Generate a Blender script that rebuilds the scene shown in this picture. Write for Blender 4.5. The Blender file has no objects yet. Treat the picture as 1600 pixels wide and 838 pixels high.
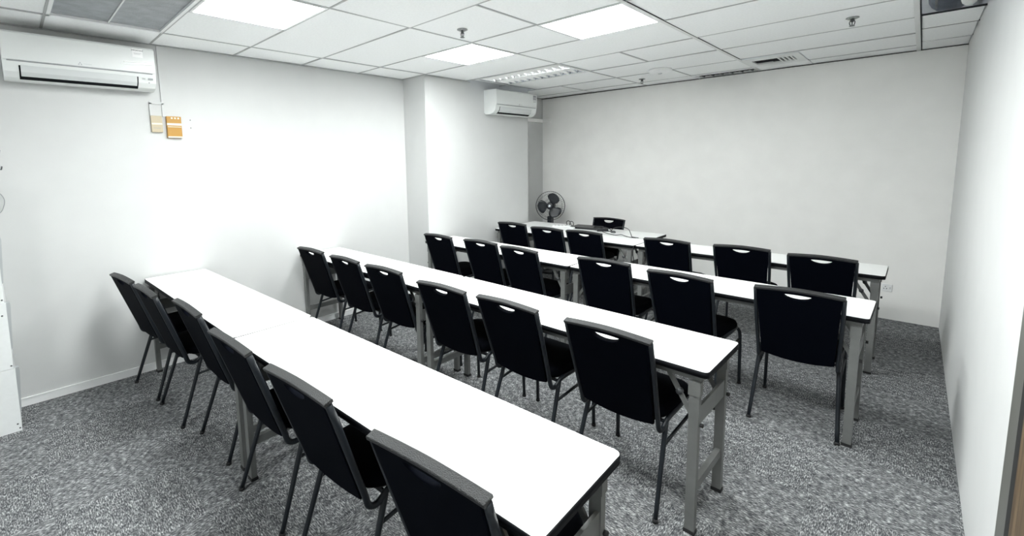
import bpy, bmesh, math, random
from mathutils import Vector, Matrix
random.seed(7)
PI = math.pi
S = bpy.context.scene
COL = S.collection

# ------------------------------------------------------------------ camera
yaw, pitch, roll = (math.radians(a) for a in (44.238, 6.792, -0.994))
fwd = Vector((-math.sin(yaw)*math.cos(pitch), math.cos(yaw)*math.cos(pitch), -math.sin(pitch)))
rgt = Vector((math.cos(yaw), math.sin(yaw), 0)); upv = rgt.cross(fwd)
r2 = rgt*math.cos(roll) + upv*math.sin(roll); u2 = upv*math.cos(roll) - rgt*math.sin(roll)
cam = bpy.data.objects.new('camera', bpy.data.cameras.new('camera')); COL.objects.link(cam)
m = Matrix.Identity(4)
for i in range(3):
    m[i][0], m[i][1], m[i][2] = r2[i], u2[i], -fwd[i]
m[0][3], m[1][3], m[2][3] = 4.2752, 0.0, 1.6105
cam.matrix_world = m
cam.data.sensor_fit = 'HORIZONTAL'; cam.data.sensor_width = 36.0
cam.data.lens = 711.35/1600*36
cam.data.shift_x = (800-746.58)/1600; cam.data.shift_y = (335.21-419)/1600
cam.data.clip_start = 0.02
S.camera = cam

# ------------------------------------------------------------------ world, exposure
w = bpy.data.worlds.new('world'); S.world = w; w.use_nodes = True
w.node_tree.nodes['Background'].inputs[0].default_value = (0.9, 0.95, 1, 1)
w.node_tree.nodes['Background'].inputs[1].default_value = 0.0
S.view_settings.view_transform = 'Standard'; S.view_settings.look = 'None'
S.view_settings.gamma = 1.0; S.view_settings.use_curve_mapping = False
S.view_settings.exposure = 1.29
PANEL_W = 17.0          # radiance of the LED panels

# ------------------------------------------------------------------ room constants
H = 2.529; YB = 5.847; XR = 4.491; YF = -2.3; XC = 0.381; YC0, YC1 = 3.214, 5.01

# ------------------------------------------------------------------ materials
def mat(name, col, rough=.5, metal=0., spec=.5, noise=0., nscale=40., bump=0., bscale=200., emit=None, coat=0.):
    M = bpy.data.materials.new(name); M.use_nodes = True
    nt = M.node_tree; b = nt.nodes['Principled BSDF']
    b.inputs['Base Color'].default_value = (*col, 1); b.inputs['Roughness'].default_value = rough
    b.inputs['Metallic'].default_value = metal; b.inputs['Specular IOR Level'].default_value = spec
    b.inputs['Coat Weight'].default_value = coat
    tc = nt.nodes.new('ShaderNodeTexCoord')
    if noise:
        n = nt.nodes.new('ShaderNodeTexNoise'); n.inputs['Scale'].default_value = nscale; n.inputs['Detail'].default_value = 5
        nt.links.new(tc.outputs['Object'], n.inputs['Vector'])
        r = nt.nodes.new('ShaderNodeValToRGB')
        r.color_ramp.elements[0].position = .3; r.color_ramp.elements[1].position = .7
        r.color_ramp.elements[0].color = (*[c*(1-noise) for c in col], 1)
        r.color_ramp.elements[1].color = (*[min(1, c*(1+noise)) for c in col], 1)
        nt.links.new(n.outputs['Fac'], r.inputs['Fac']); nt.links.new(r.outputs['Color'], b.inputs['Base Color'])
    if bump:
        n = nt.nodes.new('ShaderNodeTexNoise'); n.inputs['Scale'].default_value = bscale; n.inputs['Detail'].default_value = 3
        nt.links.new(tc.outputs['Object'], n.inputs['Vector'])
        bp = nt.nodes.new('ShaderNodeBump'); bp.inputs['Strength'].default_value = bump; bp.inputs['Distance'].default_value = .004
        nt.links.new(n.outputs['Fac'], bp.inputs['Height']); nt.links.new(bp.outputs['Normal'], b.inputs['Normal'])
    if emit:
        b.inputs['Emission Color'].default_value = (*emit[0], 1); b.inputs['Emission Strength'].default_value = emit[1]
    return M

M = {}
M['wall'] = mat('wall_dimmed', (.68, .687, .683), .75, spec=.25, noise=.012, nscale=6, bump=.10, bscale=170)  # white paint toned down to hold back the light on the right wall
M['left_wall'] = mat('left_wall_dimmed', (.575, .582, .578), .75, spec=.25, noise=.012, nscale=6, bump=.10, bscale=170)  # same white paint, darkened so the strongly lit left side does not clip
M['back_wall'] = mat('back_wall_brightened', (.92, .915, .895), .8, spec=.25, noise=.02, nscale=5, bump=.12, bscale=150)  # same white paint, lightened to make up for weaker light at the back
M['skirting'] = mat('skirting_paint', (.84, .85, .85), .4)
M['tile'] = mat('mineral_tile', (.90, .912, .91), .9, spec=.2, noise=.03, nscale=70, bump=.15, bscale=260)
M['tbar'] = mat('tee_bar_shaded', (.42, .43, .43), .5)  # white bars greyed: the dark of the shadow gaps put into their colour
M['tbar_light'] = mat('tee_bar_white', (.72, .73, .72), .45)
M['gap'] = mat('dark_gap', (.03, .032, .035), .9)
M['slab'] = mat('plenum_concrete', (.42, .45, .50), .9, noise=.2, nscale=6)
M['duct'] = mat('duct_metal', (.42, .45, .50), .45, metal=.2, noise=.15, nscale=10)
M['insul'] = mat('insulation_white', (.8, .8, .78), .8)
M['laminate'] = mat('white_laminate', (.90, .905, .90), .30, spec=.4, noise=.01, nscale=3)
M['edge'] = mat('black_edge', (.003, .0035, .005), .6, spec=.12)
M['steel'] = mat('grey_painted_steel', (.165, .170, .166), .42, metal=.2, noise=.06, nscale=25, bump=.03)
M['steel_dark'] = mat('hinge_steel', (.10, .105, .11), .4, metal=.6)
M['rubber'] = mat('black_rubber', (.012, .012, .013), .7)
M['vinyl'] = mat('black_vinyl', (.0006, .0012, .0034), .75, spec=.04, bump=.05, bscale=300)
M['fabric'] = mat('black_fabric', (.0012, .0015, .0028), .9, spec=.04, bump=.1, bscale=500)
M['band'] = mat('charcoal_band', (.009, .010, .011), .40, spec=.50, noise=.8, nscale=420, bump=.9, bscale=330)
M['tube'] = mat('charcoal_tube', (.009, .012, .016), .42, spec=.35, metal=.0)
M['acw'] = mat('white_plastic', (.74, .76, .75), .35, noise=.01, nscale=4)
M['acg'] = mat('pale_grey_plastic', (.60, .62, .62), .4)
M['acg2'] = mat('faint_grey_print', (.5, .51, .52), .5)
M['dark'] = mat('dark_slot', (.006, .007, .009), .8, spec=.1)
M['print'] = mat('grey_print', (.30, .31, .32), .6)
M['sticker'] = mat('sticker_white', (.9, .9, .9), .4)
M['alu'] = mat('louvre_aluminium', (.62, .64, .68), .22, metal=.9)
M['blade'] = mat('bright_blade', (.93, .94, .95), .14, metal=1.)
M['prism'] = mat('prismatic_diffuser', (.26, .28, .30), .28, spec=.6, noise=.22, nscale=14, bump=.6, bscale=120)
M['beige'] = mat('beige_plastic', (.47, .40, .28), .5)
M['amber'] = mat('amber_plastic', (.42, .215, .03), .4)
M['cream'] = mat('cream_print', (.72, .68, .55), .5)
M['chrome'] = mat('chrome', (.35, .36, .36), .25, metal=1.)
M['fan'] = mat('fan_black', (.012, .015, .02), .35)
M['wire'] = mat('cage_wire', (.06, .065, .07), .35, metal=.5)
M['alframe'] = mat('anodised_frame', (.17, .17, .155), .45, metal=.3)
M['white_pp'] = mat('cabinet_white', (.74, .76, .76), .5, noise=.02, nscale=30, bump=.05)
M['shade_pp'] = mat('cabinet_edge_shade', (.42, .44, .45), .5)  # shadow tone of the cabinet's right edge, as a colour
M['led'] = mat('led_diffuser', (.9, .9, .9), .5, emit=((.965, 1.0, .985), PANEL_W))
M['plug'] = mat('black_plastic', (.01, .011, .013), .4)

def carpet():
    Mt = bpy.data.materials.new('carpet_tiles'); Mt.use_nodes = True
    nt = Mt.node_tree; L = nt.links.new; N = nt.nodes.new; b = nt.nodes['Principled BSDF']
    tc = N('ShaderNodeTexCoord')
    ck = N('ShaderNodeTexChecker'); ck.inputs['Scale'].default_value = 2.0
    ck.inputs['Color1'].default_value = (0, 0, 0, 1); ck.inputs['Color2'].default_value = (1, 1, 1, 1)
    L(tc.outputs['Object'], ck.inputs['Vector'])
    outs = []
    for sc in ((195, 55, 1), (55, 195, 1)):
        mp = N('ShaderNodeMapping'); mp.inputs['Scale'].default_value = sc
        L(tc.outputs['Object'], mp.inputs['Vector'])
        n = N('ShaderNodeTexNoise'); n.inputs['Scale'].default_value = 1; n.inputs['Detail'].default_value = 3; n.inputs['Roughness'].default_value = .65
        L(mp.outputs['Vector'], n.inputs['Vector']); outs.append(n)
    mx = N('ShaderNodeMix'); mx.data_type = 'FLOAT'
    L(ck.outputs['Fac'], mx.inputs[0]); L(outs[0].outputs['Fac'], mx.inputs[2]); L(outs[1].outputs['Fac'], mx.inputs[3])
    big = N('ShaderNodeTexNoise'); big.inputs['Scale'].default_value = 28; big.inputs['Detail'].default_value = 4
    L(tc.outputs['Object'], big.inputs['Vector'])
    ad = N('ShaderNodeMath'); ad.operation = 'MULTIPLY_ADD'; ad.inputs[1].default_value = .34
    L(big.outputs['Fac'], ad.inputs[0]); L(mx.outputs[0], ad.inputs[2])
    r = N('ShaderNodeValToRGB'); e = r.color_ramp.elements
    e[0].position = .52; e[0].color = (.045, .048, .053, 1)
    e[1].position = .88; e[1].color = (.62, .63, .63, 1)
    x = e.new(.65); x.color = (.122, .127, .133, 1)
    x = e.new(.74); x.color = (.26, .266, .27, 1)
    L(ad.outputs[0], r.inputs['Fac']); L(r.outputs['Color'], b.inputs['Base Color'])
    b.inputs['Roughness'].default_value = .95; b.inputs['Specular IOR Level'].default_value = .1
    bp = N('ShaderNodeBump'); bp.inputs['Strength'].default_value = .7; bp.inputs['Distance'].default_value = .006
    L(mx.outputs[0], bp.inputs['Height']); L(bp.outputs['Normal'], b.inputs['Normal'])
    return Mt
M['carpet'] = carpet()

def wood():
    Mt = bpy.data.materials.new('door_wood'); Mt.use_nodes = True
    nt = Mt.node_tree; L = nt.links.new; N = nt.nodes.new; b = nt.nodes['Principled BSDF']
    tc = N('ShaderNodeTexCoord'); mp = N('ShaderNodeMapping'); mp.inputs['Scale'].default_value = (60, 60, 2.5)
    L(tc.outputs['Object'], mp.inputs['Vector'])
    n = N('ShaderNodeTexNoise'); n.inputs['Scale'].default_value = 1; n.inputs['Detail'].default_value = 6
    L(mp.outputs['Vector'], n.inputs['Vector'])
    r = N('ShaderNodeValToRGB'); e = r.color_ramp.elements
    e[0].position = .35; e[0].color = (.07, .043, .022, 1); e[1].position = .65; e[1].color = (.17, .115, .065, 1)
    L(n.outputs['Fac'], r.inputs['Fac']); L(r.outputs['Color'], b.inputs['Base Color']); b.inputs['Roughness'].default_value = .5
    return Mt
M['wood'] = wood()

# ------------------------------------------------------------------ mesh helpers
def new(name, me, parent=None, kind=None):
    o = bpy.data.objects.new(name, me); COL.objects.link(o)
    if parent: o.parent = parent
    if kind: o['kind'] = kind
    return o
def empty(name, loc=(0, 0, 0), rz=0.):
    o = bpy.data.objects.new(name, None); o.empty_display_size = .1; COL.objects.link(o)
    o.location = loc; o.rotation_euler = (0, 0, rz); return o
def tag(o, label, cat, group=None):
    o['label'] = label; o['category'] = cat
    if group: o['group'] = group
    return o
class MB:
    def __init__(s): s.b = bmesh.new()
    def box(s, x0, x1, y0, y1, z0, z1, mtx=None, bev=0):
        vs = [s.b.verts.new((x, y, z)) for z in (z0, z1) for y in (y0, y1) for x in (x0, x1)]
        fs = [s.b.faces.new([vs[i] for i in q]) for q in ((0, 2, 3, 1), (4, 5, 7, 6), (0, 1, 5, 4), (2, 6, 7, 3), (0, 4, 6, 2), (1, 3, 7, 5))]
        if bev:
            es = list({e for f in fs for e in f.edges})
            r = bmesh.ops.bevel(s.b, geom=es, offset=bev, segments=2, affect='EDGES', profile=.5)
            vs = list({v for f in r['faces'] for v in f.verts} | {v for v in vs if v.is_valid})
        if mtx: bmesh.ops.transform(s.b, matrix=mtx, verts=vs)
        return s
    def prism(s, pts, z0, z1, mtx=None, smooth=False):
        a = [s.b.verts.new((x, y, z0)) for x, y in pts]; c = [s.b.verts.new((x, y, z1)) for x, y in pts]
        s.b.faces.new(a[::-1]); s.b.faces.new(c); n = len(pts)
        for i in range(n):
            f = s.b.faces.new((a[i], a[(i+1) % n], c[(i+1) % n], c[i])); f.smooth = smooth
        if mtx: bmesh.ops.transform(s.b, matrix=mtx, verts=a+c)
        return s
    def loft(s, rings, cap=True, smooth=True, close=False):
        R = [[s.b.verts.new(p) for p in ring] for ring in rings]; n = len(R[0])
        pairs = list(zip(R[:-1], R[1:])) + ([(R[-1], R[0])] if close else [])
        for a, c in pairs:
            for i in range(n):
                f = s.b.faces.new((a[i], a[(i+1) % n], c[(i+1) % n], c[i])); f.smooth = smooth
        if cap and not close:
            s.b.faces.new(R[0][::-1]); s.b.faces.new(R[-1])
        return s
    def tube(s, pts, r, seg=8, ell=1., close=False, r_end=None):
        P = [Vector(p) for p in pts]; n = len(P); rings = []; prev = None
        for i, p in enumerate(P):
            if close: t = (P[(i+1) % n]-P[i-1]).normalized()
            else: t = (P[min(i+1, n-1)]-P[max(i-1, 0)]).normalized()
            if prev is None:
                a = Vector((1, 0, 0)) if abs(t.x) < .9 else Vector((0, 1, 0))
            else: a = prev
            a = (a-t*a.dot(t)).normalized(); prev = a; c = t.cross(a)
            rr = r if r_end is None else r+(r_end-r)*i/(n-1)
            rings.append([p+a*(rr*math.cos(2*PI*k/seg))+c*(rr*ell*math.sin(2*PI*k/seg)) for k in range(seg)])
        return s.loft(rings, close=close)
    def lathe(s, prof, seg=32, mtx=None):
        rings = [[(max(r, 1e-4)*math.cos(2*PI*k/seg), max(r, 1e-4)*math.sin(2*PI*k/seg), z) for k in range(seg)] for r, z in prof]
        n0 = len(s.b.verts); s.loft(rings)
        if mtx:
            s.b.verts.ensure_lookup_table(); bmesh.ops.transform(s.b, matrix=mtx, verts=s.b.verts[n0:])
        return s
    def mesh(s, name, m):
        bmesh.ops.recalc_face_normals(s.b, faces=s.b.faces)
        me = bpy.data.meshes.new(name); s.b.to_mesh(me); s.b.free(); me.materials.append(m); return me
    def obj(s, name, m, parent=None, kind=None):
        return new(name, s.mesh(name, m), parent, kind)
def smooth_path(pts, n=6):
    P = [Vector(p) for p in pts]; P = [2*P[0]-P[1]]+P+[2*P[-1]-P[-2]]; out = []
    for i in range(1, len(P)-2):
        for k in range(n):
            t = k/n; a, b, c, d = P[i-1:i+3]
            out.append(.5*((2*b)+(c-a)*t+(2*a-5*b+4*c-d)*t*t+(3*b-a-3*c+d)*t**3))
    out.append(P[-2]); return out
def rrect(x0, x1, y0, y1, r, n=5):
    out = []
    for cx, cy, a0 in ((x1-r, y1-r, 0), (x0+r, y1-r, PI/2), (x0+r, y0+r, PI), (x1-r, y0+r, 1.5*PI)):
        for k in range(n+1):
            a = a0+k*PI/2/n; out.append((cx+r*math.cos(a), cy+r*math.sin(a)))
    return out
def text_obj(name, s, size, mtx, m, parent, ext=.0004):
    cu = bpy.data.curves.new(name, 'FONT'); cu.body = s; cu.size = size; cu.extrude = ext; cu.align_x = 'CENTER'; cu.align_y = 'CENTER'
    t = bpy.data.objects.new('tmp', cu); COL.objects.link(t)
    bpy.context.view_layer.update()
    me = bpy.data.meshes.new_from_object(t.evaluated_get(bpy.context.evaluated_depsgraph_get()))
    bpy.data.objects.remove(t); me.transform(mtx); me.materials.clear(); me.materials.append(m)
    return new(name, me, parent)
def copy_tree(o, parent=None):
    c = o.copy(); COL.objects.link(c); c.parent = parent
    for ch in list(o.children): copy_tree(ch, c)
    return c

# ------------------------------------------------------------------ room shell
MB().box(-.25, XR+.4, YF-.2, YB+.3, -.12, 0).obj('floor', M['carpet'], kind='structure')
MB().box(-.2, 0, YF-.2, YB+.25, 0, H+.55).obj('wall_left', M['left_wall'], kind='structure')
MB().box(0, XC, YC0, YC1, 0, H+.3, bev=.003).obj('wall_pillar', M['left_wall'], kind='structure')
MB().prism([(0, YB+.022), (XR, YB), (XR+.05, YB+.2), (0, YB+.2)], 0, H+.55).obj('wall_back', M['back_wall'], kind='structure')
DY0, DY1 = .98, 1.965       # door opening in the right wall
def xr(y): return XR+.0073*(YB-y)
rw = MB()
rw.prism([(xr(YB+.2), YB+.2), (xr(DY1), DY1), (xr(DY1)+.15, DY1), (xr(YB)+.15, YB+.2)], 0, H+.55)
rw.prism([(xr(DY0), DY0), (xr(YF), YF-.2), (xr(YF)+.15, YF-.2), (xr(DY0)+.15, DY0)], 0, H+.55)
rw.prism([(xr(DY1), DY1), (xr(DY0), DY0), (xr(DY0)+.15, DY0), (xr(DY1)+.15, DY1)], 2.12, H+.55)
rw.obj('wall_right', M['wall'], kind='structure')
MB().box(0, XR+.06, YF-.2, YF, 0, H+.55).obj('wall_front', M['wall'], kind='structure')
MB().box(-.2, XR+.3, YF-.2, YB+.25, H+.55, H+.65).obj('ceiling_slab', M['slab'], kind='structure')
b = MB(); b.box(0, .012, YF, YC0, 0, .052); b.box(.0, .016, YF, YC0, .052, .058)
b.obj('baseboard_left', M['skirting'], kind='structure')
MB().box(0, XC+.012, YC0-.012, YC0, 0, .055).obj('baseboard_pillar', M['skirting'], kind='structure')

# door at the near end of the right wall
xd = xr(1.9)
d = empty('door_1', (xd, DY0, 0)); d['kind'] = 'structure'
MB().box(-.003, .045, .021, DY1-DY0-.1425, .005, 2.08).obj('door_leaf', M['wood'], d)
f = MB(); f.box(-.002, .13, DY1-DY0-.075, DY1-DY0+.068, 0, 2.14); f.box(-.002, .13, -.06, .02, 0, 2.14); f.box(-.002, .13, .02, DY1-DY0-.075, 2.08, 2.14)
f.obj('door_frame', M['alframe'], d)
MB().box(-.0025, .12, DY1-DY0-.142, DY1-DY0-.076, 0, 2.08).obj('door_seal', M['rubber'], d)
h = MB(); h.tube([(.03, .09, 1.0), (-.03, .09, 1.0), (-.03, .20, 1.0)], .009); h.obj('door_handle', M['chrome'], d)

# ------------------------------------------------------------------ suspended ceiling
ceil = empty('ceiling', (0, 0, H)); ceil['kind'] = 'structure'
YL = [-2.3, -1.56, -.95, -.35, .25, .85, 1.44, 2.04, 2.645, 3.21, 3.84, 4.43, 5.02, 5.57, YB+.02]
XA, XB, XC2, XD, XE = 0.0, .405, 1.665, 2.935, 4.18
tile_cache = {}
def tile(x0, x1, y0, y1):
    g = .004; a, c = x1-x0-2*g, y1-y0-2*g; key = (round(a, 3), round(c, 3))
    if key not in tile_cache:
        tile_cache[key] = MB().box(-a/2, a/2, -c/2, c/2, 0, .014, bev=.003).mesh('ceiling_tile', M['tile'])
    o = new('ceiling_tile', tile_cache[key], ceil)
    o.location = ((x0+x1)/2, (y0+y1)/2, random.uniform(.0015, .006))
    o.rotation_euler = (random.uniform(-.006, .006), random.uniform(-.004, .004), random.uniform(-.003, .003))
grid = MB()
HB, HC, HD = 1.04, 2.30, 3.56
for j in range(len(YL)-1):
    y0, y1 = YL[j], YL[j+1]
    # band A: narrow cut tiles along the left wall
    if y1 <= 3.3: tile(XA, XB, y0, y1)
    # band B
    if j == 4: pass                                   # prismatic luminaire
    elif j in (5, 8): tile(XB, HB, y0, y1)            # + LED panel
    elif j == 9: tile(XC, XC2, y0, y1)
    elif j == 10: pass                                # louvre luminaire
    elif j == 11: tile(.52, XC2, y0, y1)
    elif j in (12, 13): tile(0, .9, y0, y1); tile(.9, XC2, y0, y1)
    else: tile(XB, XC2, y0, y1)
    # band C
    if j == 5: tile(XC2, HC, y0, y1)      # + LED panel
    elif j == 8: tile(XC2, HC, y0, y1)
    elif j in (7, 10): tile(XC2, HC, y0, y1); tile(HC, XD, y0, y1)
    elif j == 12: tile(XC2, HC, y0, y1); tile(HC, XD, y0, y1)
    elif j == 13: tile(XC2, HC, y0, y1)               # dark return slot beside it
    elif j == 1: tile(XC2, HC, y0, y1)
    else: tile(XC2, XD, y0, y1)
    # band D
    if j == 12: tile(XD+.47, XE, y0, y1)
    elif j == 5: tile(XD, HD, y0, y1)
    elif j == 13: tile(XD, XD+.47, y0, y1); tile(XD+.47, XE, y0, y1)
    else: tile(XD, XE, y0, y1)
    # band E: cut tiles along the right wall, left open nearer the camera
    if y1 <= 2.1: tile(XE+.02, xr(y0)-.004, y0, y1)
for y0, y1 in ((4.425, 4.90), (4.92, 5.445), (5.465, YB+.01)): tile(XE+.02, xr(y0)-.004, y0, y1)
def bar_y(x, y0, y1, wd=.015, m=None): grid.box(x-wd/2, x+wd/2, y0, y1, -.0015, .006)
def bar_x(y, x0, x1, wd=.013): grid.box(x0, x1, y-wd/2, y+wd/2, -.001, .006)
bar_y(XB, YF, YC0); bar_y(XC2, YF, YB)
for y0, y1, x in ((.85, 1.44, HB), (2.645, 3.21, HB), (2.04, 3.21, HC), (.85, 1.44, HC), (3.84, 4.43, HC), (5.02, YB, HC), (5.02, YB, .9), (3.84, 5.02, .52)): bar_y(x, y0, y1, .012)
for y in YL[1:-1]:
    bar_x(y, 0 if not (YC0 < y < YC1) else XC, XE)
    if y > 4.4 or y < 2.1: pass
grid.obj('ceiling_grid', M['tbar'], ceil)
g2 = MB(); g2.box(XD-.013, XD+.013, YF, YB, -.003, .006); g2.box(XE-.012, XE+.016, YF, YB, -.006, .02)
g2.obj('main_runner', M['tbar_light'], ceil)
g3 = MB()                                             # shadow gaps of the deeper joints
g3.box(XD+.0135, XD+.017, YF, 5.0, -.002, .004); g3.box(XE+.0165, XE+.022, YF, YB, -.004, .03)
for y in (4.91, 5.455): g3.box(XE+.02, XR+.02, y-.008, y+.008, .006, .014)
g3.box(XE+.016, XR+.02, 4.418, 4.425, .0, .012)
g3.obj('joint_gap', M['gap'], ceil)
t = MB(); t.box(0, XR, YB-.014, YB+.02, H-.0055, H-.001); t.obj('trim_1', M['gap'], kind='structure')
t = MB(); t.box(0, .014, YF, YC0, H-.006, H-.001); t.box(XC, XC+.012, YC0, 3.9, H-.005, H-.001); t.box(0, XC+.012, YC0-.012, YC0, H-.005, H-.001)
t.obj('trim_2', M['tbar'], kind='structure')
# things seen in the open strip above the right edge of the ceiling
v = tag(empty('air_duct', (4.34, 3.2, H+.26)), 'grey air duct with dark seams above the open ceiling strip', 'duct')
MB().tube([(0, -2.2, 0), (0, 1.9, 0)], .12, 20).obj('duct_body', M['duct'], v)
b = MB()
for k in range(5): b.tube([(0, -1.6+k*.75, 0), (0, -1.57+k*.75, 0)], .127, 20)
b.obj('seam_band', M['dark'], v)
tag(MB().box(4.22, 4.50, 4.02, 4.08, H+.10, H+.14).obj('support_beam', M['dark']), 'dark steel beam crossing the open ceiling strip', 'beam')
b = MB(); b.tube(smooth_path([(4.452, 3.2, H+.06), (4.45, 3.9, H+.06), (4.45, 4.2, H+.05), (4.42, 4.30, H+.05), (4.42, 4.38, H+.05)]), .04, 10)
tag(b.obj('insulated_pipe', M['insul']), 'white lagged pipe bending at the edge of the open ceiling strip', 'pipe')
b = MB(); b.tube([(4.26, 2.2, H+.03), (4.27, 4.40, H+.03)], .006, 6)
tag(b.obj('ceiling_wire', M['chrome']), 'thin bright wire in the open ceiling strip', 'wire')
# dark void beside the far air conditioner: refrigerant pipes
b = MB(); b.tube(smooth_path([(.45, 4.0, H+.12), (.46, 4.4, H+.10), (.45, 4.8, H+.13)]), .02, 8)
tag(b.obj('refrigerant_pipe', M['dark']), 'dark pipe in the gap above the far air conditioner', 'pipe')

# ------------------------------------------------------------------ ceiling lights
def panel(x0, x1, y0, y1, label):
    e = tag(empty('ceiling_light', ((x0+x1)/2, (y0+y1)/2, H)), label, 'light', 'square LED panels')
    a, c = (x1-x0)/2-.006, (y1-y0)/2-.006; f = MB()
    for s in (-1, 1):
        f.box(min(s*a, s*(a-.016)), max(s*a, s*(a-.016)), -c, c, -.004, .012)
        f.box(-a+.016, a-.016, min(s*c, s*(c-.016)), max(s*c, s*(c-.016)), -.004, .012)
    f.obj('frame', M['skirting'], e)
    MB().box(-a+.016, a-.016, -c+.016, c-.016, .0, .01).obj('diffuser', M['led'], e)
panel(HB, XC2, .85, 1.44, 'lit square LED panel nearest the left air conditioner')
panel(HB, XC2, 2.645, 3.21, 'lit square LED panel above the pillar corner, smallest in view')
panel(HC, XD, 2.645, 3.21, 'lit square LED panel at the middle of the ceiling, right of the others')
panel(HC, XD, .85, 1.44, 'square LED panel outside the frame above the near tables')
panel(HD, XE, .85, 1.44, 'added unseen LED panel outside the frame above the aisle by the right wall')  # unseen panel, added to brighten the aisle and the far right
panel(HC, XD, -1.56, -.95, 'square LED panel outside the frame behind the camera')

e = tag(empty('fluorescent_light', (1.035, .55, H)), 'large unlit ceiling light with ribbed grey diffuser above left air conditioner', 'light')
f = MB(); X, Y = .625, .295
for s in (-1, 1):
    f.box(min(s*X, s*(X-.03)), max(s*X, s*(X-.03)), -Y, Y, -.005, .02); f.box(-X, X, min(s*Y, s*(Y-.018)), max(s*Y, s*(Y-.018)), -.005, .02)
f.obj('frame', M['skirting'], e)
for s in (-1, 1):
    b = MB(); b.box(-X+.03, X-.03, min(s*.004, s*(Y-.018)), max(s*.004, s*(Y-.018)), .010, .016)
    b.obj('diffuser', M['prism'], e)
MB().box(-X+.03, X-.03, -.004, .004, .003, .012).obj('divider', M['tbar_light'], e)

e = tag(empty('louvre_light', (1.09, 4.135, H)), 'open aluminium louvre ceiling light beside the far air conditioner', 'light')
X, Y = .57, .285
f = MB(); f.box(-X, X, -Y, Y, .075, .085); f.box(-X, X, -Y, -Y+.006, 0, .08); f.box(-X, X, Y-.006, Y, 0, .08); f.box(-X, -X+.006, -Y, Y, 0, .08); f.box(X-.006, X, -Y, Y, 0, .08)
f.obj('housing', M['alu'], e)
f = MB(); f.box(-X, X, -Y-.004, -Y+.014, -.004, .004); f.box(-X, X, Y-.014, Y+.004, -.004, .004); f.box(-X-.004, -X+.014, -Y, Y, -.004, .004); f.box(X-.014, X+.004, -Y, Y, -.004, .004)
f.obj('frame', M['tbar_light'], e)
for y in (0,):
    MB().prism([(-.026, .055), (.026, .055), (.004, 0), (-.004, 0)], -X+.008, X-.008, Matrix(((0, 0, 1, 0), (1, 0, 0, y), (0, 1, 0, 0), (0, 0, 0, 1)))).obj('reflector_rail', M['blade'], e)
bl = MB().prism([(-.024, .055), (.024, .055), (.002, .002), (-.002, .002)], -.268, .268, Matrix(((1, 0, 0, 0), (0, 0, 1, 0), (0, 1, 0, 0), (0, 0, 0, 1)))).mesh('louvre_blade', M['blade'])
for k in range(12):
    o = new('louvre_blade', bl, e); o.location = (-X+.094*(k+.6), 0, 0)
for y in (-.21, .21):
    MB().tube([(-X+.02, y, .058), (X-.02, y, .058)], .012, 12).obj('lamp_tube', M['acw'], e)

# dark return slot and diffuser at the back wall
e = tag(empty('return_slot', (2.617, 5.735, H)), 'long dark louvred slot in the ceiling against the back wall', 'vent')
MB().box(-.30, .30, -.10, .095, .02, .03).obj('shade_backing', M['dark'], e)  # black sheet painting in the darkness of the open slot
sl = MB().box(-.006, .006, -.095, .09, .004, .022).mesh('slat', M['steel_dark'])
for k in range(6): o = new('slat', sl, e); o.location = (-.25+k*.1, 0, 0)
f = MB(); f.box(-.315, -.30, -.165, .10, -.003, .01); f.box(.30, .315, -.165, .10, -.003, .01); f.box(-.315, .315, -.165, -.10, -.002, .012); f.obj('frame', M['tile'], e)
e = tag(empty('air_vent', (3.172, 5.32, H)), 'white ceiling air vent with dark slots near the back wall', 'vent')
f = MB()
for s in (-1, 1):
    f.box(min(s*.232, s*.17), max(s*.232, s*.17), -.25, .24, -.004, .008); f.box(-.17, .17, min(s*.25, s*.12), max(s*.24, s*.12), -.004, .008)
f.obj('frame', M['acw'], e)
MB().box(-.17, .17, -.12, .12, .009, .014).obj('shade_backing', M['dark'], e)  # black sheet in place of the shaded hollow behind the slats
sl = MB().box(-.007, .007, -.12, .12, -.002, .008).mesh('slat', M['acw'])
for k in range(4): o = new('slat', sl, e); o.location = (.045+k*.034, 0, .001)
sl = MB().box(-.17, .0, -.006, .006, -.002, .006, Matrix.Rotation(.3, 4, 'X')).mesh('slat', M['acg'])
for k in range(1): o = new('slat', sl, e); o.location = (-.03, .085, .001)

# sprinklers and smoke detector
def sprinkler(x, y, label, s=1.):
    e = tag(empty('sprinkler', (x, y, H)), label, 'sprinkler', 'ceiling sprinklers')
    MB().lathe([(0, .002), (.036*s, .002), (.038*s, -.003), (.018*s, -.012), (0, -.012)], 20).obj('escutcheon', M['chrome'], e)
    b = MB(); b.lathe([(0, -.010), (.010, -.010), (.008, -.028), (0, -.030)], 12)
    for q in (-1, 1): b.tube([(q*.008, 0, -.012), (q*.015, 0, -.03), (q*.012, 0, -.046), (0, 0, -.054)], .0028, 6)
    b.tube([(0, 0, -.03), (0, 0, -.052)], .003, 6); b.obj('frame_arms', M['steel_dark'], e)
    MB().lathe([(0, -.053), (.016, -.053), (.016, -.056), (0, -.056)], 14).obj('deflector', M['chrome'], e)
sprinkler(1.878, 2.337, 'ceiling sprinkler between the two nearer lit panels, left of centre')
sprinkler(3.866, 4.107, 'ceiling sprinkler at upper right, near the open strip')
sprinkler(1.83, 5.33, 'small ceiling sprinkler near the back wall, beside the round detector')
e = tag(empty('smoke_detector', (2.215, 4.92, H-.002)), 'round white detector cover on the ceiling near the back wall', 'detector')
MB().lathe([(0, .004), (.115, .004), (.118, -.012), (.10, -.028), (.05, -.034), (0, -.035)], 36).obj('cover', M['tile'], e)
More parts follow.
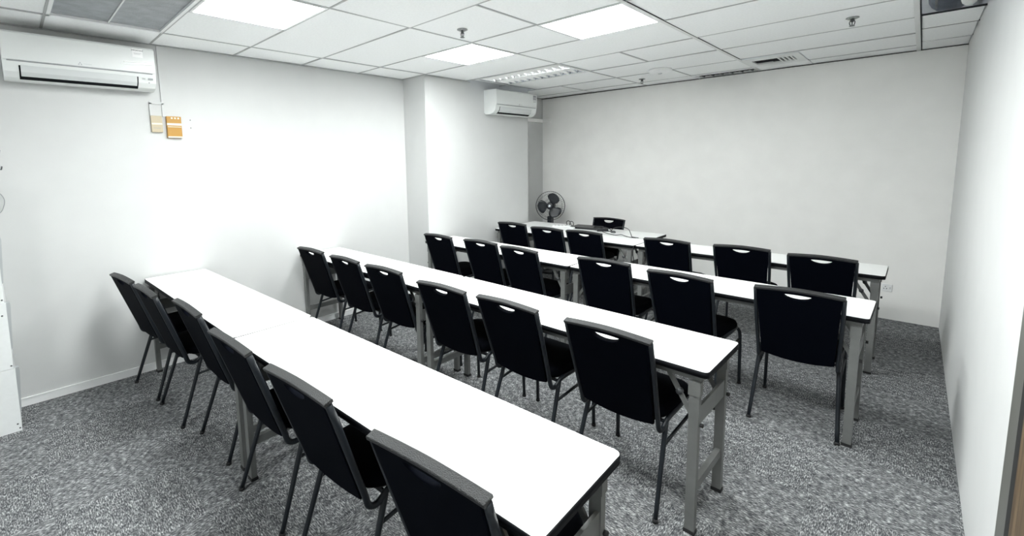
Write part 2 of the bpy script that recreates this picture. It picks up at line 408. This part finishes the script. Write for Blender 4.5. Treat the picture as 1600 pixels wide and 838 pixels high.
MB().lathe([(0, -.033), (.02, -.034), (.018, -.045), (0, -.046)], 16).obj('sensor', M['acg'], e)

# ------------------------------------------------------------------ air conditioners
def aircon(loc, L, label, near):
    e = tag(empty('air_conditioner', loc), label, 'air conditioner')
    # local: x away from wall, y along the unit, z 0 bottom .. .30 top
    mtx = Matrix(((1, 0, 0, 0), (0, 0, 1, 0), (0, 1, 0, 0), (0, 0, 0, 1)))
    body = [(0, .02), (.02, 0), (.10, -.002), (.15, .012), (.182, .045), (.192, .085), (.196, .105), (.196, .27), (.185, .285), (0, .292)]
    MB().prism(body, 0, L, mtx).obj('body', M['acw'], e)
    # front panel, slightly proud
    fp = [(.190, .112), (.204, .114), (.206, .20), (.203, .276), (.190, .288), (.186, .286)]
    MB().prism(fp, .004, L-.004, mtx).obj('front_panel', M['acw'], e)
    MB().box(.17, .1985, .02, L-.02, .105, .1125).obj('panel_seam', M['print'], e)
    # outlet: dark opening with a vane over it
    MB().prism([(.135, .004), (.150, .010), (.184, .042), (.1945, .083), (.18, .083), (.13, .03)], L*.09, L*.865, mtx).obj('air_outlet', M['dark'], e)
    MB().prism([(.160, .022), (.166, .020), (.190, .044), (.1985, .084), (.192, .086), (.184, .05)], L*.10, L*.855, mtx).obj('vane', M['acg'], e)
    if near:
        MB().box(.2045, .2058, .655, .715, .215, .274).obj('sticker', M['sticker'], e)
        R = Matrix(((0, 0, 1, .2062), (1, 0, 0, .685), (0, 1, 0, .262), (0, 0, 0, 1)))
        text_obj('sticker_heading', 'IMPORTANT', .0125, R, M['dark'], e)
        b = MB(); b.box(.2058, .2062, .662, .708, .243, .2445); b.box(.2058, .2062, .664, .700, .236, .2375); b.obj('sticker_lines', M['print'], e)
        b = MB(); b.tube(smooth_path([(.2055, .60, .176), (.2065, .66, .180), (.2065, .72, .190), (.205, .765, .190)]), .0028, 6)
        b.tube(smooth_path([(.2055, .58, .162), (.2065, .65, .160), (.2065, .70, .166), (.205, .765, .168)]), .0022, 6); b.obj('plastic_film', M['sticker'], e)
        b = MB(); b.box(.1945, .1975, .735, .765, .066, .078); b.obj('display', M['print'], e)
        b = MB(); b.box(.1945, .1968, .700, .720, .074, .076); b.box(.1925, .1963, .700, .720, .067, .069); b.box(.186, .190, .738, .745, .043, .050); b.obj('indicator_marks', M['print'], e)
        y0 = .365
    else:
        MB().box(.2045, .2058, L-.085, L-.025, .185, .268).obj('sticker', M['print'], e)
        b = MB(); b.box(.2058, .2062, L-.08, L-.03, .236, .240); b.box(.2058, .2062, L-.08, L-.03, .212, .216); b.obj('sticker_lines', M['sticker'], e)
        y0 = .43
    # three-diamond emblem with a short pale word mark
    b = MB()
    for dy, dz in ((0, .0065), (-.0065, -.003), (.0065, -.003)):
        b.prism([(dy-.005, dz-.004+.0), (dy, dz-.007), (dy+.005, dz-.004), (dy, dz+.005)], .2050, .2064,
                Matrix(((0, 0, 1, 0), (1, 0, 0, y0), (0, 1, 0, .130), (0, 0, 0, 1))))
    b.obj('emblem', M['acg2'], e)
    b = MB()
    for k in range(7): b.box(.2050, .2062, y0+.018+k*.0062, y0+.0222+k*.0062, .1275, .1325)
    b.obj('word_mark', M['acg'], e)
    return e
aircon((.002, .045, 2.165), .785, 'white wall air conditioner at upper left with a sticker', True)
aircon((XC+.001, 4.14, 2.165), .80, 'smaller-looking white air conditioner mounted on the pillar far off', False)

# wall controllers, cable trunking, wall screws
e = tag(empty('remote_holder', (0, .806, 1.868)), 'beige wall controller box beside the orange one', 'controller')
MB().box(0, .022, 0, .073, 0, .125, bev=.003).obj('casing', M['beige'], e)
MB().box(.0215, .0235, .003, .07, .058, .070).obj('white_stripe', M['cream'], e)
MB().box(.0215, .0228, .012, .060, .030, .033).obj('seam', M['print'], e)
e = tag(empty('remote_holder', (0, .905, 1.828)), 'orange wall controller box with white band', 'controller')
MB().box(0, .03, 0, .10, 0, .165, bev=.004).obj('casing', M['amber'], e)
b = MB(); b.box(.029, .032, .001, .099, .095, .112); b.box(.029, .0315, .004, .096, .082, .086); b.box(.029, .032, .001, .099, .0, .010)
for k in range(3): b.box(.029, .0318, .03+.022*k, .042+.022*k, .145, .157)
b.obj('white_stripe', M['cream'], e)
b = MB(); b.box(0, .014, .886, .906, 2.095, H-.01); b.box(0, .012, .806, .90, 2.080, 2.10); b.box(0, .012, .806, .822, 1.995, 2.09); b.box(0, .012, .886, .903, 1.99, 2.09)
tag(b.obj('cable_trunking', M['left_wall']), 'thin white cable trunking from ceiling down to the two wall controllers', 'trunking')
for z in (1.972, 1.91):
    b = MB(); b.lathe([(0, 0), (.004, 0), (.004, .003), (0, .004)], 10, Matrix.Translation((0.0, 1.074, z)) @ Matrix.Rotation(PI/2, 4, 'Y'))
    tag(b.obj('wall_screw', M['steel_dark']), ('upper' if z > 1.95 else 'lower')+' dark screw in the left wall right of the controllers', 'screw', 'screws by the controllers')
b = MB(); b.box(0, .03, YC1, YB, 2.17, 2.22, bev=.004); b.box(.0, .16, YB-.02, YB+.02, 2.17, 2.22, bev=.004)
tag(b.obj('drain_trunking', M['back_wall']), 'pale cable duct in the recess behind the pillar', 'trunking')
e = tag(empty('wall_socket', (4.114, YB+.002, .312)), 'white double wall socket low on the back wall', 'socket')
MB().box(-.037, .037, -.010, .002, -.036, .036, bev=.002).obj('plate', M['skirting'], e)
b = MB()
for x, z in ((-.012, .012), (-.022, -.008), (-.002, -.008)): b.box(x-.003, x+.003, -.0112, -.009, z-.004, z+.004)
b.obj('socket_holes', M['dark'], e)
MB().box(.018, .028, -.0125, -.009, -.010, .010).obj('switch', M['acg'], e)

# white stacked cabinet at the left edge, and loose wire above it
e = tag(empty('storage_cabinet', (0, -.086, 0)), 'white screwed storage cabinet standing at the left edge against the wall', 'cabinet')
zs = [0, .40, .81, 1.21, 1.60]
for i in range(4):
    z0, z1 = zs[i], zs[i+1]
    MB().box(.003, .385, -.55, 0.0, z0+.002, z1-.001).obj('unit', M['white_pp'], e)
    MB().prism([(-.55, z0+.001), (0, z0+.001), (.002, z0+.12), (.005, z1-.05), (0.007, z1-.001), (-.55, z1-.001)], .385, .397,
               Matrix(((0, 0, 1, 0), (1, 0, 0, 0), (0, 1, 0, 0), (0, 0, 0, 1)))).obj('front_board', M['white_pp'], e)
    MB().prism([(0, z0+.11), (.008, z0+.12), (.024, z1-.03), (.022, z1-.004), (0, z1-.004)], .335, .372,
               Matrix(((0, 0, 1, 0), (1, 0, 0, 0), (0, 1, 0, 0), (0, 0, 0, 1)))).obj('shade_strip', M['shade_pp'], e)  # tapered grey strip standing in for the shadow along the edge
    for y, z in ((-.012, z1-.075 if i else .048), (-.45, z1-.075), (-.004, z0+.02)):
        MB().lathe([(0, 0), (.005, 0), (.004, .002), (0, .003)], 8, Matrix.Translation((.397, y-.004, z)) @ Matrix.Rotation(PI/2, 4, 'Y')).obj('screw', M['steel_dark'], e)
b = MB(); b.tube(smooth_path([(.012, -.10, 1.46), (.012, -.05, 1.455), (.014, -.028, 1.41), (.013, -.036, 1.36), (.012, -.055, 1.325), (.012, -.10, 1.30)]), .0025, 6)
tag(b.obj('hanging_wire', M['print']), 'loop of thin grey wire hanging on the wall at far left', 'wire')
for z in (1.707, 1.604):
    b = MB(); b.tube([(0, -.03, z), (.03, -.022, z), (.03, -.018, z+.02)], .004, 6)
    tag(b.obj('wall_hook', M['steel_dark']), 'small dark hook on the wall at the extreme left edge, '+('upper' if z > 1.65 else 'lower')+' of two', 'hook', 'wall hooks at far left')

# ------------------------------------------------------------------ folding tables
TL, TW, TH = 1.8535, .4266, .745
def make_table():
    e = empty('folding_table')
    MB().prism(rrect(0, TL, 0, TW, .022), TH-.027, TH-.0016, smooth=True).obj('edge_band', M['edge'], e)
    MB().prism(rrect(.0026, TL-.0026, .0026, TW-.0026, .020), TH-.0018, TH).obj('tabletop', M['laminate'], e)
    b = MB()
    for y in (.028, TW-.053): b.box(.03, TL-.03, y, y+.025, TH-.057, TH-.0275)
    for x in (.03, TL-.055): b.box(x, x+.025, .053, TW-.053, TH-.057, TH-.0275)
    b.obj('apron', M['steel'], e)
    for s in (0, 1):
        X = (lambda x: x) if s == 0 else (lambda x: TL-x)
        def bx(b, x0, x1, *a): b.box(min(X(x0), X(x1)), max(X(x0), X(x1)), *a)
        for y in (.014, TW-.064):
            yy = y
            b = MB(); bx(b, .035, .075, yy, yy+.028, .012, TH-.058); leg = b.obj('leg', M['steel'], e)
            b = MB(); bx(b, .032, .078, yy-.003, yy+.031, 0, .016); b.obj('rubber_foot', M['rubber'], leg)
            b = MB(); bx(b, .031, .079, yy-.003, yy+.031, TH-.12, TH-.0575); b.obj('leg_bracket', M['steel'], e)
            yi = yy+.032 if y < .1 else yy-.014
            b = MB(); x0, z0, x1, z1 = .175, TH-.06, .062, .50
            dx, dz = x1-x0, z1-z0; ln = math.hypot(dx, dz); nx, nz = -dz/ln*.010, dx/ln*.010
            pts = [(X(x0+nx), z0+nz), (X(x1+nx), z1+nz), (X(x1-nx), z1-nz), (X(x0-nx), z0-nz)]
            b.prism(pts, 0, .010, Matrix(((1, 0, 0, 0), (0, 0, 1, yi), (0, 1, 0, 0), (0, 0, 0, 1)))); br = b.obj('brace', M['steel'], e)
            b = MB(); xm, zm = X(x0+dx*.42), z0+dz*.42
            b.lathe([(0, -.004), (.014, -.004), (.014, .016), (0, .016)], 12, Matrix.Translation((xm, yi, zm)) @ Matrix.Rotation(-PI/2, 4, 'X')); b.obj('hinge', M['steel_dark'], br)
            b = MB(); b.lathe([(0, 0), (.009, 0), (.009, .012), (0, .012)], 10, Matrix.Translation((X(.031), yy+.014, .50)) @ Matrix.Rotation(PI/2 if s else -PI/2, 4, 'Y')); b.obj('bolt', M['rubber'], leg)
        b = MB(); bx(b, .040, .052, .042, TW-.064, .49, .57); b.obj('cross_plate', M['steel'], e)
        b = MB(); bx(b, .042, .066, .042, TW-.064, .182, .222); b.obj('stretcher', M['steel'], e)
    return e
T = [[(.008, 1.0853, 1.544, .9895), (1.8476, 1.1284, 1.853)], [(.012, 2.3191, .124), (1.8705, 2.322, -.559)],
     [(.4259, 3.5418, -.891), (2.2868, 3.5139, -.39)], [(.4318, 4.6757, -.095), (2.2919, 4.6733, .088)]]
TLAB = [['long white-topped folding table in the nearest row, touching the left wall', 'largest white folding table, right half of the nearest row'],
        ['white folding table in the second row, touching the left wall', 'white folding table at the right of the second row'],
        ['white folding table in the third row, beside the pillar', 'white folding table at the right of the third row'],
        ['white folding table at the left of the fourth row, before the laptop table', 'white folding table at the right of the fourth row, nearest the back wall socket']]
proto = make_table(); first = True
def put_table(x, y, a, *r):
    label = r[-1]; sx = r[0] if len(r) > 1 else 1
    global first
    o = proto if first else copy_tree(proto); first = False
    a = math.radians(a)
    o.location = (x+TW*math.sin(a), y-TW*math.cos(a), 0); o.rotation_euler = (0, 0, a)
    o.scale = (sx, 1, 1); tag(o, label, 'table', 'white folding training tables')
for r in range(4):
    for k in range(2): put_table(*T[r][k], TLAB[r][k])
put_table(.412, 5.108, 0.1, 'white presenter table behind the fourth row, carrying the laptop and cables')

# ------------------------------------------------------------------ chairs
def make_chair():
    e = empty('banquet_chair')
    # back plane: origin at bottom, s across, t up the back; leans away from the seat
    p0 = Vector((0, .128, .435)); p1 = Vector((0, -.004, .853)); tl = (p1-p0).length; td = (p1-p0).normalized()
    nd = Vector((1, 0, 0)).cross(td)                       # points backwards
    if nd.y > 0: nd = -nd
    Mx = Matrix.Identity(4)
    for i in range(3):
        Mx[i][0] = (1, 0, 0)[i]; Mx[i][1] = td[i]; Mx[i][2] = nd[i]; Mx[i][3] = p0[i]
    def outline(wt, wb, t0, t1, arch, sag, n=12):
        pts = [(-wb+2*wb*i/n, t0-sag*(1-(2*i/n-1)**2)) for i in range(n+1)]
        pts += [(wt-2*wt*i/n, t1+arch*(1-abs(2*i/n-1)**1.6)) for i in range(n+1)]
        return pts
    def slab(name, out, hole, n0, n1, bev, m):
        cu = bpy.data.curves.new('c', 'CURVE'); cu.dimensions = '2D'; cu.fill_mode = 'BOTH'
        for pl in [out]+([hole] if hole else []):
            sp = cu.splines.new('POLY'); sp.points.add(len(pl)-1); sp.use_cyclic_u = True
            for q, (x, y) in zip(sp.points, pl): q.co = (x, y, 0, 1)
        cu.extrude = (n1-n0)/2-bev; cu.bevel_depth = bev; cu.bevel_resolution = 2; cu.offset = -bev
        t = bpy.data.objects.new('tmp', cu); COL.objects.link(t); bpy.context.view_layer.update()
        me = bpy.data.meshes.new_from_object(t.evaluated_get(bpy.context.evaluated_depsgraph_get()))
        bpy.data.objects.remove(t); me.name = name
        me.transform(Mx @ Matrix.Translation((0, 0, (n0+n1)/2))); me.materials.clear(); me.materials.append(m)
        return new(name, me, e)
    hole = []
    hw, hd, ht = .067, .031, tl-.019
    for i in range(13):
        a = PI+PI*i/12; hole.append((hw*math.cos(a), ht+hd*math.sin(a)))
    for i in range(1, 8): x = hw-2*hw*i/8; hole.append((x, ht+.003*(1-(x/hw)**2)))
    # back shell, front cushion, textured band around the rim
    slab('backrest', outline(.196, .176, -.008, tl-.006, .012, .024), hole, -.008, .010, .003, M['vinyl'])
    slab('back_cushion', outline(.192, .174, .0, tl-.062, .0, .012), None, -.026, -.008, .006, M['fabric'])
    slab('head_rail', outline(.194, .190, tl-.064, tl-.005, .011, .0), hole, -.012, -.0075, .001, M['fabric'])
    # rim band: top edge strip following the arch
    n = 16; rings = []
    for i in range(n+1):
        x = -.2095+.419*i/n; t_ = tl-.004+.012*(1-abs(2*i/n-1)**1.6)
        rings.append([(x, t_-.006, -.021), (x, t_+.004, -.021), (x, t_+.006, -.018), (x, t_+.006, .010), (x, t_+.004, .0125), (x, t_-.006, .0125)])
    b = MB(); b.loft(rings, smooth=False); bmesh.ops.transform(b.b, matrix=Mx, verts=b.b.verts); b.obj('top_band', M['band'], e)
    # side tubes of the frame, U-bend at the bottom, rail under the seat
    for s in (-1, 1):
        path = [Mx @ Vector((s*.204, tl-.012, -.004)), Mx @ Vector((s*.202, tl*.6, -.004)), Mx @ Vector((s*.196, tl*.2, -.004)), Mx @ Vector((s*.193, .01, -.004))]
        path += [Vector((s*.193, .140, .405)), Vector((s*.193, .158, .388)), Vector((s*.194, .182, .386)), Vector((s*.196, .205, .400)), Vector((s*.198, .24, .418)), Vector((s*.198, .40, .422)), Vector((s*.190, .52, .422))]
        MB().tube(smooth_path(path, 4), .0105, 8, 1.25).obj('back_frame', M['tube'], e)
        MB().tube(smooth_path([(s*.196, .215, .408), (s*.205, .150, .22), (s*.216, .078, .012)], 4), .0125, 8, 1., r_end=.0105).obj('leg', M['tube'], e)
        MB().tube([(s*.216, .078, .014), (s*.2165, .0735, .0)], .0135, 8).obj('rubber_foot', M['rubber'], e)
        MB().tube(smooth_path([(s*.172, .50, .415), (s*.196, .535, .402), (s*.207, .545, .33), (s*.211, .556, .012)], 5), .0125, 8, 1., r_end=.0105).obj('leg', M['tube'], e)
        MB().tube([(s*.211, .556, .014), (s*.211, .556, 0)], .0135, 8).obj('rubber_foot', M['rubber'], e)
        MB().tube([(s*.200, .178, .305), (s*.206, .548, .335)], .008, 8).obj('stretcher', M['tube'], e)
    b = MB(); b.tube([(-.196, .215, .405), (.196, .215, .405)], .009, 8); b.tube([(-.19, .50, .415), (.19, .50, .415)], .009, 8); b.obj('seat_frame', M['tube'], e)
    # seat: rounded, domed cushion
    rings = []
    for z, k, in ((.428, .93), (.430, .985), (.440, 1.0), (.456, .995), (.470, .96), (.480, .86), (.486, .65), (.489, .3)):
        base = [((x)*k, .345+(y-.345)*k) for x, y in rrect(-.205, .205, .155, .548, .075, 6)]
        rings.append([(x*(1-.10*max(0, (.30-y)/.15)) if y < .30 else x, y, z) for x, y in base])
    MB().loft(rings).obj('seat', M['fabric'], e)
    MB().prism(rrect(-.19, .19, .18, .53, .06), .422, .430).obj('seat_pan', M['rubber'], e)
    return e
CH = [[(.398, .476, 6.702), (.905, .519, 2.95), (1.487, .601, 1.667), (2.176, .596, 2.485), (2.766, .626, 3.819), (3.423, .66, 5.227)],
      [(.473, 1.788, 2.304), (1.046, 1.789, .128), (1.572, 1.795, 1.6), (2.233, 1.759, 1.432), (2.738, 1.777, -.725), (3.319, 1.779, -.27)],
      [(.792, 2.985, -1.15), (1.359, 3.014, -.017), (1.86, 2.963, -3.934), (2.631, 3.006, 1.758), (3.2, 2.943, -3.782), (3.830, 2.99, 2.446)],
      [(.818, 4.125, .233), (1.378, 4.043, -.7), (1.819, 4.078, -.9), (2.651, 4.118, -1.664), (3.247, 4.17, 1.9), (3.791, 4.114, .617)]]
ROW = ['nearest row', 'second row', 'third row', 'fourth row']
ORD = ['first from the left wall', 'second from the left wall', 'third from the left wall', 'fourth from the left wall', 'fifth from the left wall', 'last before the right wall']
XTRA = {(0, 5): 'black banquet chair largest in view, cut by the bottom frame edge, nearest row',
        (1, 5): 'black banquet chair in front of the open table end, right end of second row',
        (2, 5): 'black banquet chair with its whole back and legs in view, right end of third row',
        (3, 5): 'black banquet chair nearest the wall socket, right end of fourth row'}
cproto = make_chair(); cfirst = True
def put_chair(x, y, a, label):
    global cfirst
    o = cproto if cfirst else copy_tree(cproto); cfirst = False
    o.location = (x, y, 0); o.rotation_euler = (0, 0, math.radians(a))
    tag(o, label, 'chair', 'black banquet chairs')
for r in range(4):
    for i in range(6):
        put_chair(*CH[r][i], XTRA.get((r, i), f'black banquet chair at the {ROW[r]}, {ORD[i]}'))
put_chair(1.515, 5.185, 180, 'black banquet chair behind the presenter table, facing the others')

# ------------------------------------------------------------------ pedestal fan
fx, fy, fz = .515, 5.35, .948
e = tag(empty('pedestal_fan', (fx, fy, 0)), 'black pedestal fan with wire cage standing in the recess corner', 'fan')
MB().lathe([(0, 0), (.19, 0), (.19, .012), (.15, .026), (.04, .04), (.035, .07), (0, .07)], 32).obj('base', M['fan'], e)
MB().tube([(0, 0, .05), (0, 0, .62)], .014, 12).obj('pole', M['fan'], e)
b = MB(); b.box(-.036, .036, -.035, .035, .56, .80, bev=.012); b.obj('control_box', M['fan'], e)
axis = Vector((.42, -.90, .06)).normalized()
side = Vector((0, 0, 1)).cross(axis).normalized(); up2 = axis.cross(side)
F = Matrix.Identity(4)
for i in range(3): F[i][0], F[i][1], F[i][2] = side[i], up2[i], axis[i]
F[2][3] = fz
def fo(b, name, m, par=None):
    bmesh.ops.transform(b.b, matrix=F, verts=b.b.verts); return b.obj(name, m, par or e)
b = MB(); b.lathe([(0, -.13), (.045, -.125), (.058, -.09), (.058, -.03), (.045, -.015), (0, -.015)], 24); fo(b, 'motor_housing', M['fan'])
b = MB(); b.lathe([(0, 0), (.034, 0), (.036, .03), (.026, .045), (0, .048)], 24); fo(b, 'hub', M['fan'])
R_ = .205
for sgn, nm in ((1, 'front_cage'), (-1, 'rear_cage')):
    b = MB()
    for rr, zz, th in ((R_, .012, .0032), (R_*.82, .040, .0012), (R_*.45, .062, .0012), (.045, .066, .002)):
        z_ = .018+sgn*zz
        b.tube([(rr*math.cos(2*PI*k/40), rr*math.sin(2*PI*k/40), z_) for k in range(40)], th, 5, close=True)
    for k in range(44):
        a = 2*PI*k/44; q = .10
        b.tube([((rr)*math.cos(a+q*rr/R_), rr*math.sin(a+q*rr/R_), .018+sgn*zz) for rr, zz in ((R_, .012), (R_*.93, .030), (R_*.75, .048), (R_*.45, .062), (.04, .066))], .0011, 4)
    fo(b, nm, M['wire'])
b = MB(); b.lathe([(0, .082), (.044, .082), (.046, .09), (.040, .095), (0, .096)], 24); ring = fo(b, 'cage_hub', M['fan'])
b = MB(); b.lathe([(0, .095), (.020, .096), (.018, .099), (0, .100)], 20); fo(b, 'badge', M['alu'], None)
for k in range(3):
    a0 = 2*PI*k/3+1.02
    b = MB(); rings = []
    prof = [(.03, -.4, .4), (.05, -.50, .50), (.08, -.56, .66), (.115, -.56, .76), (.15, -.46, .74), (.170, -.26, .58), (.182, .0, .36)]
    for rr, a1, a2 in prof:
        top = []; bot = []
        for q in range(7):
            aa = a0+a1*1.15+(a2-a1)*1.15*q/6; z = .020-.022*(q/6-.5)*2*(.5+rr*3)
            top.append((rr*math.cos(aa), rr*math.sin(aa), z+.0015)); bot.append((rr*math.cos(aa), rr*math.sin(aa), z-.0015))
        rings.append(top+bot[::-1])
    b.loft(rings); fo(b, 'blade', M['fan'])

# ------------------------------------------------------------------ things on the presenter and fourth-row tables
def on(x, y, rz=0., z=TH): return (x, y, z)
e = empty('laptop', (1.33, 4.97, TH+.001), math.radians(8)); tag(e, 'closed black laptop on the presenter table', 'laptop')
MB().box(-.17, .17, -.115, .115, 0, .014, bev=.003).obj('base', M['plug'], e)
MB().box(-.17, .17, -.115, .115, .015, .023, bev=.003).obj('lid', M['plug'], e)
e = empty('power_strip', (1.03, 4.86, TH+.001), math.radians(25)); tag(e, 'white power strip beside the laptop, left', 'power strip')
MB().box(-.11, .11, -.028, .028, 0, .022, bev=.003).obj('casing', M['acw'], e)
b = MB()
for k in range(4): b.box(-.09+k*.045, -.07+k*.045, -.010, .010, .0215, .0228)
b.obj('socket_holes', M['dark'], e)
b = MB(); b.box(-.03, .03, -.02, .02, 0, .025, bev=.004)
o = b.obj('white_adapter', M['acw']); o.location = (1.225, 4.80, TH+.001); tag(o, 'small white adapter block near the laptop', 'adapter')
b = MB()
lp = [Vector((1.06+.045*math.cos(t)+.01*t, 4.935+.015*math.sin(t*.7), TH+.040+.034*math.sin(t))) for t in [2*PI*k/14 for k in range(25)]]
b.tube(smooth_path([(1.09, 4.93, TH+.012)]+lp+[(1.10, 4.93, TH+.008), (1.13, 4.95, TH+.008)], 3), .0045, 6)
tag(b.obj('coiled_cable', M['plug']), 'black cable looping upright on the table left of the laptop', 'cable')
e = empty('power_adapter', (1.60, 4.87, TH+.001), math.radians(35)); tag(e, 'black power adapter brick with bunched leads right of the laptop', 'adapter')
MB().box(-.065, .065, -.03, .03, 0, .032, bev=.005).obj('brick', M['plug'], e)
b = MB(); b.tube(smooth_path([(-.06, 0, .016), (-.10, .03, .03), (-.06, .06, .05), (.02, .05, .042), (.07, .02, .03), (.10, -.03, .012), (.04, -.05, .008), (-.05, -.05, .01)]), .0055, 6); b.obj('lead', M['plug'], e)
b = MB(); b.tube(smooth_path([(1.705, 4.895, TH+.02), (1.74, 4.90, TH+.05), (1.83, 4.91, TH+.065), (1.93, 4.86, TH+.055), (2.02, 4.74, TH+.018), (2.06, 4.68, TH+.006), (2.14, 4.665, TH+.005)]), .0042, 6)
tag(b.obj('arched_cable', M['plug']), 'black cable arching over the presenter table behind the other', 'cable')
b = MB(); b.tube(smooth_path([(1.64, 4.80, TH+.006), (1.75, 4.72, TH+.006), (1.86, 4.68, TH+.006), (1.91, 4.73, TH+.008), (1.97, 4.69, TH+.006), (2.06, 4.64, TH+.006), (2.12, 4.645, TH+.006)]), .0038, 6)
tag(b.obj('snaking_cable', M['plug']), 'black cable lying in waves along the table seam', 'cable')
b = MB(); b.lathe([(0, 0), (.022, 0), (.026, .010), (.018, .022), (0, .026)], 16)
o = b.obj('computer_mouse', M['steel_dark']); o.location = (1.755, 4.835, TH+.001); o.scale = (1.3, .9, 1); tag(o, 'small grey mouse lying right of the black adapter', 'mouse')
b = MB(); b.tube(smooth_path([(2.289, 4.233, .742), (2.285, 4.23, .66), (2.30, 4.232, .56), (2.28, 4.23, .46), (2.30, 4.232, .34)]), .004, 6)
tag(b.obj('hanging_cable', M['plug']), 'thin black cable hanging below the joint of the fourth-row tables', 'cable')
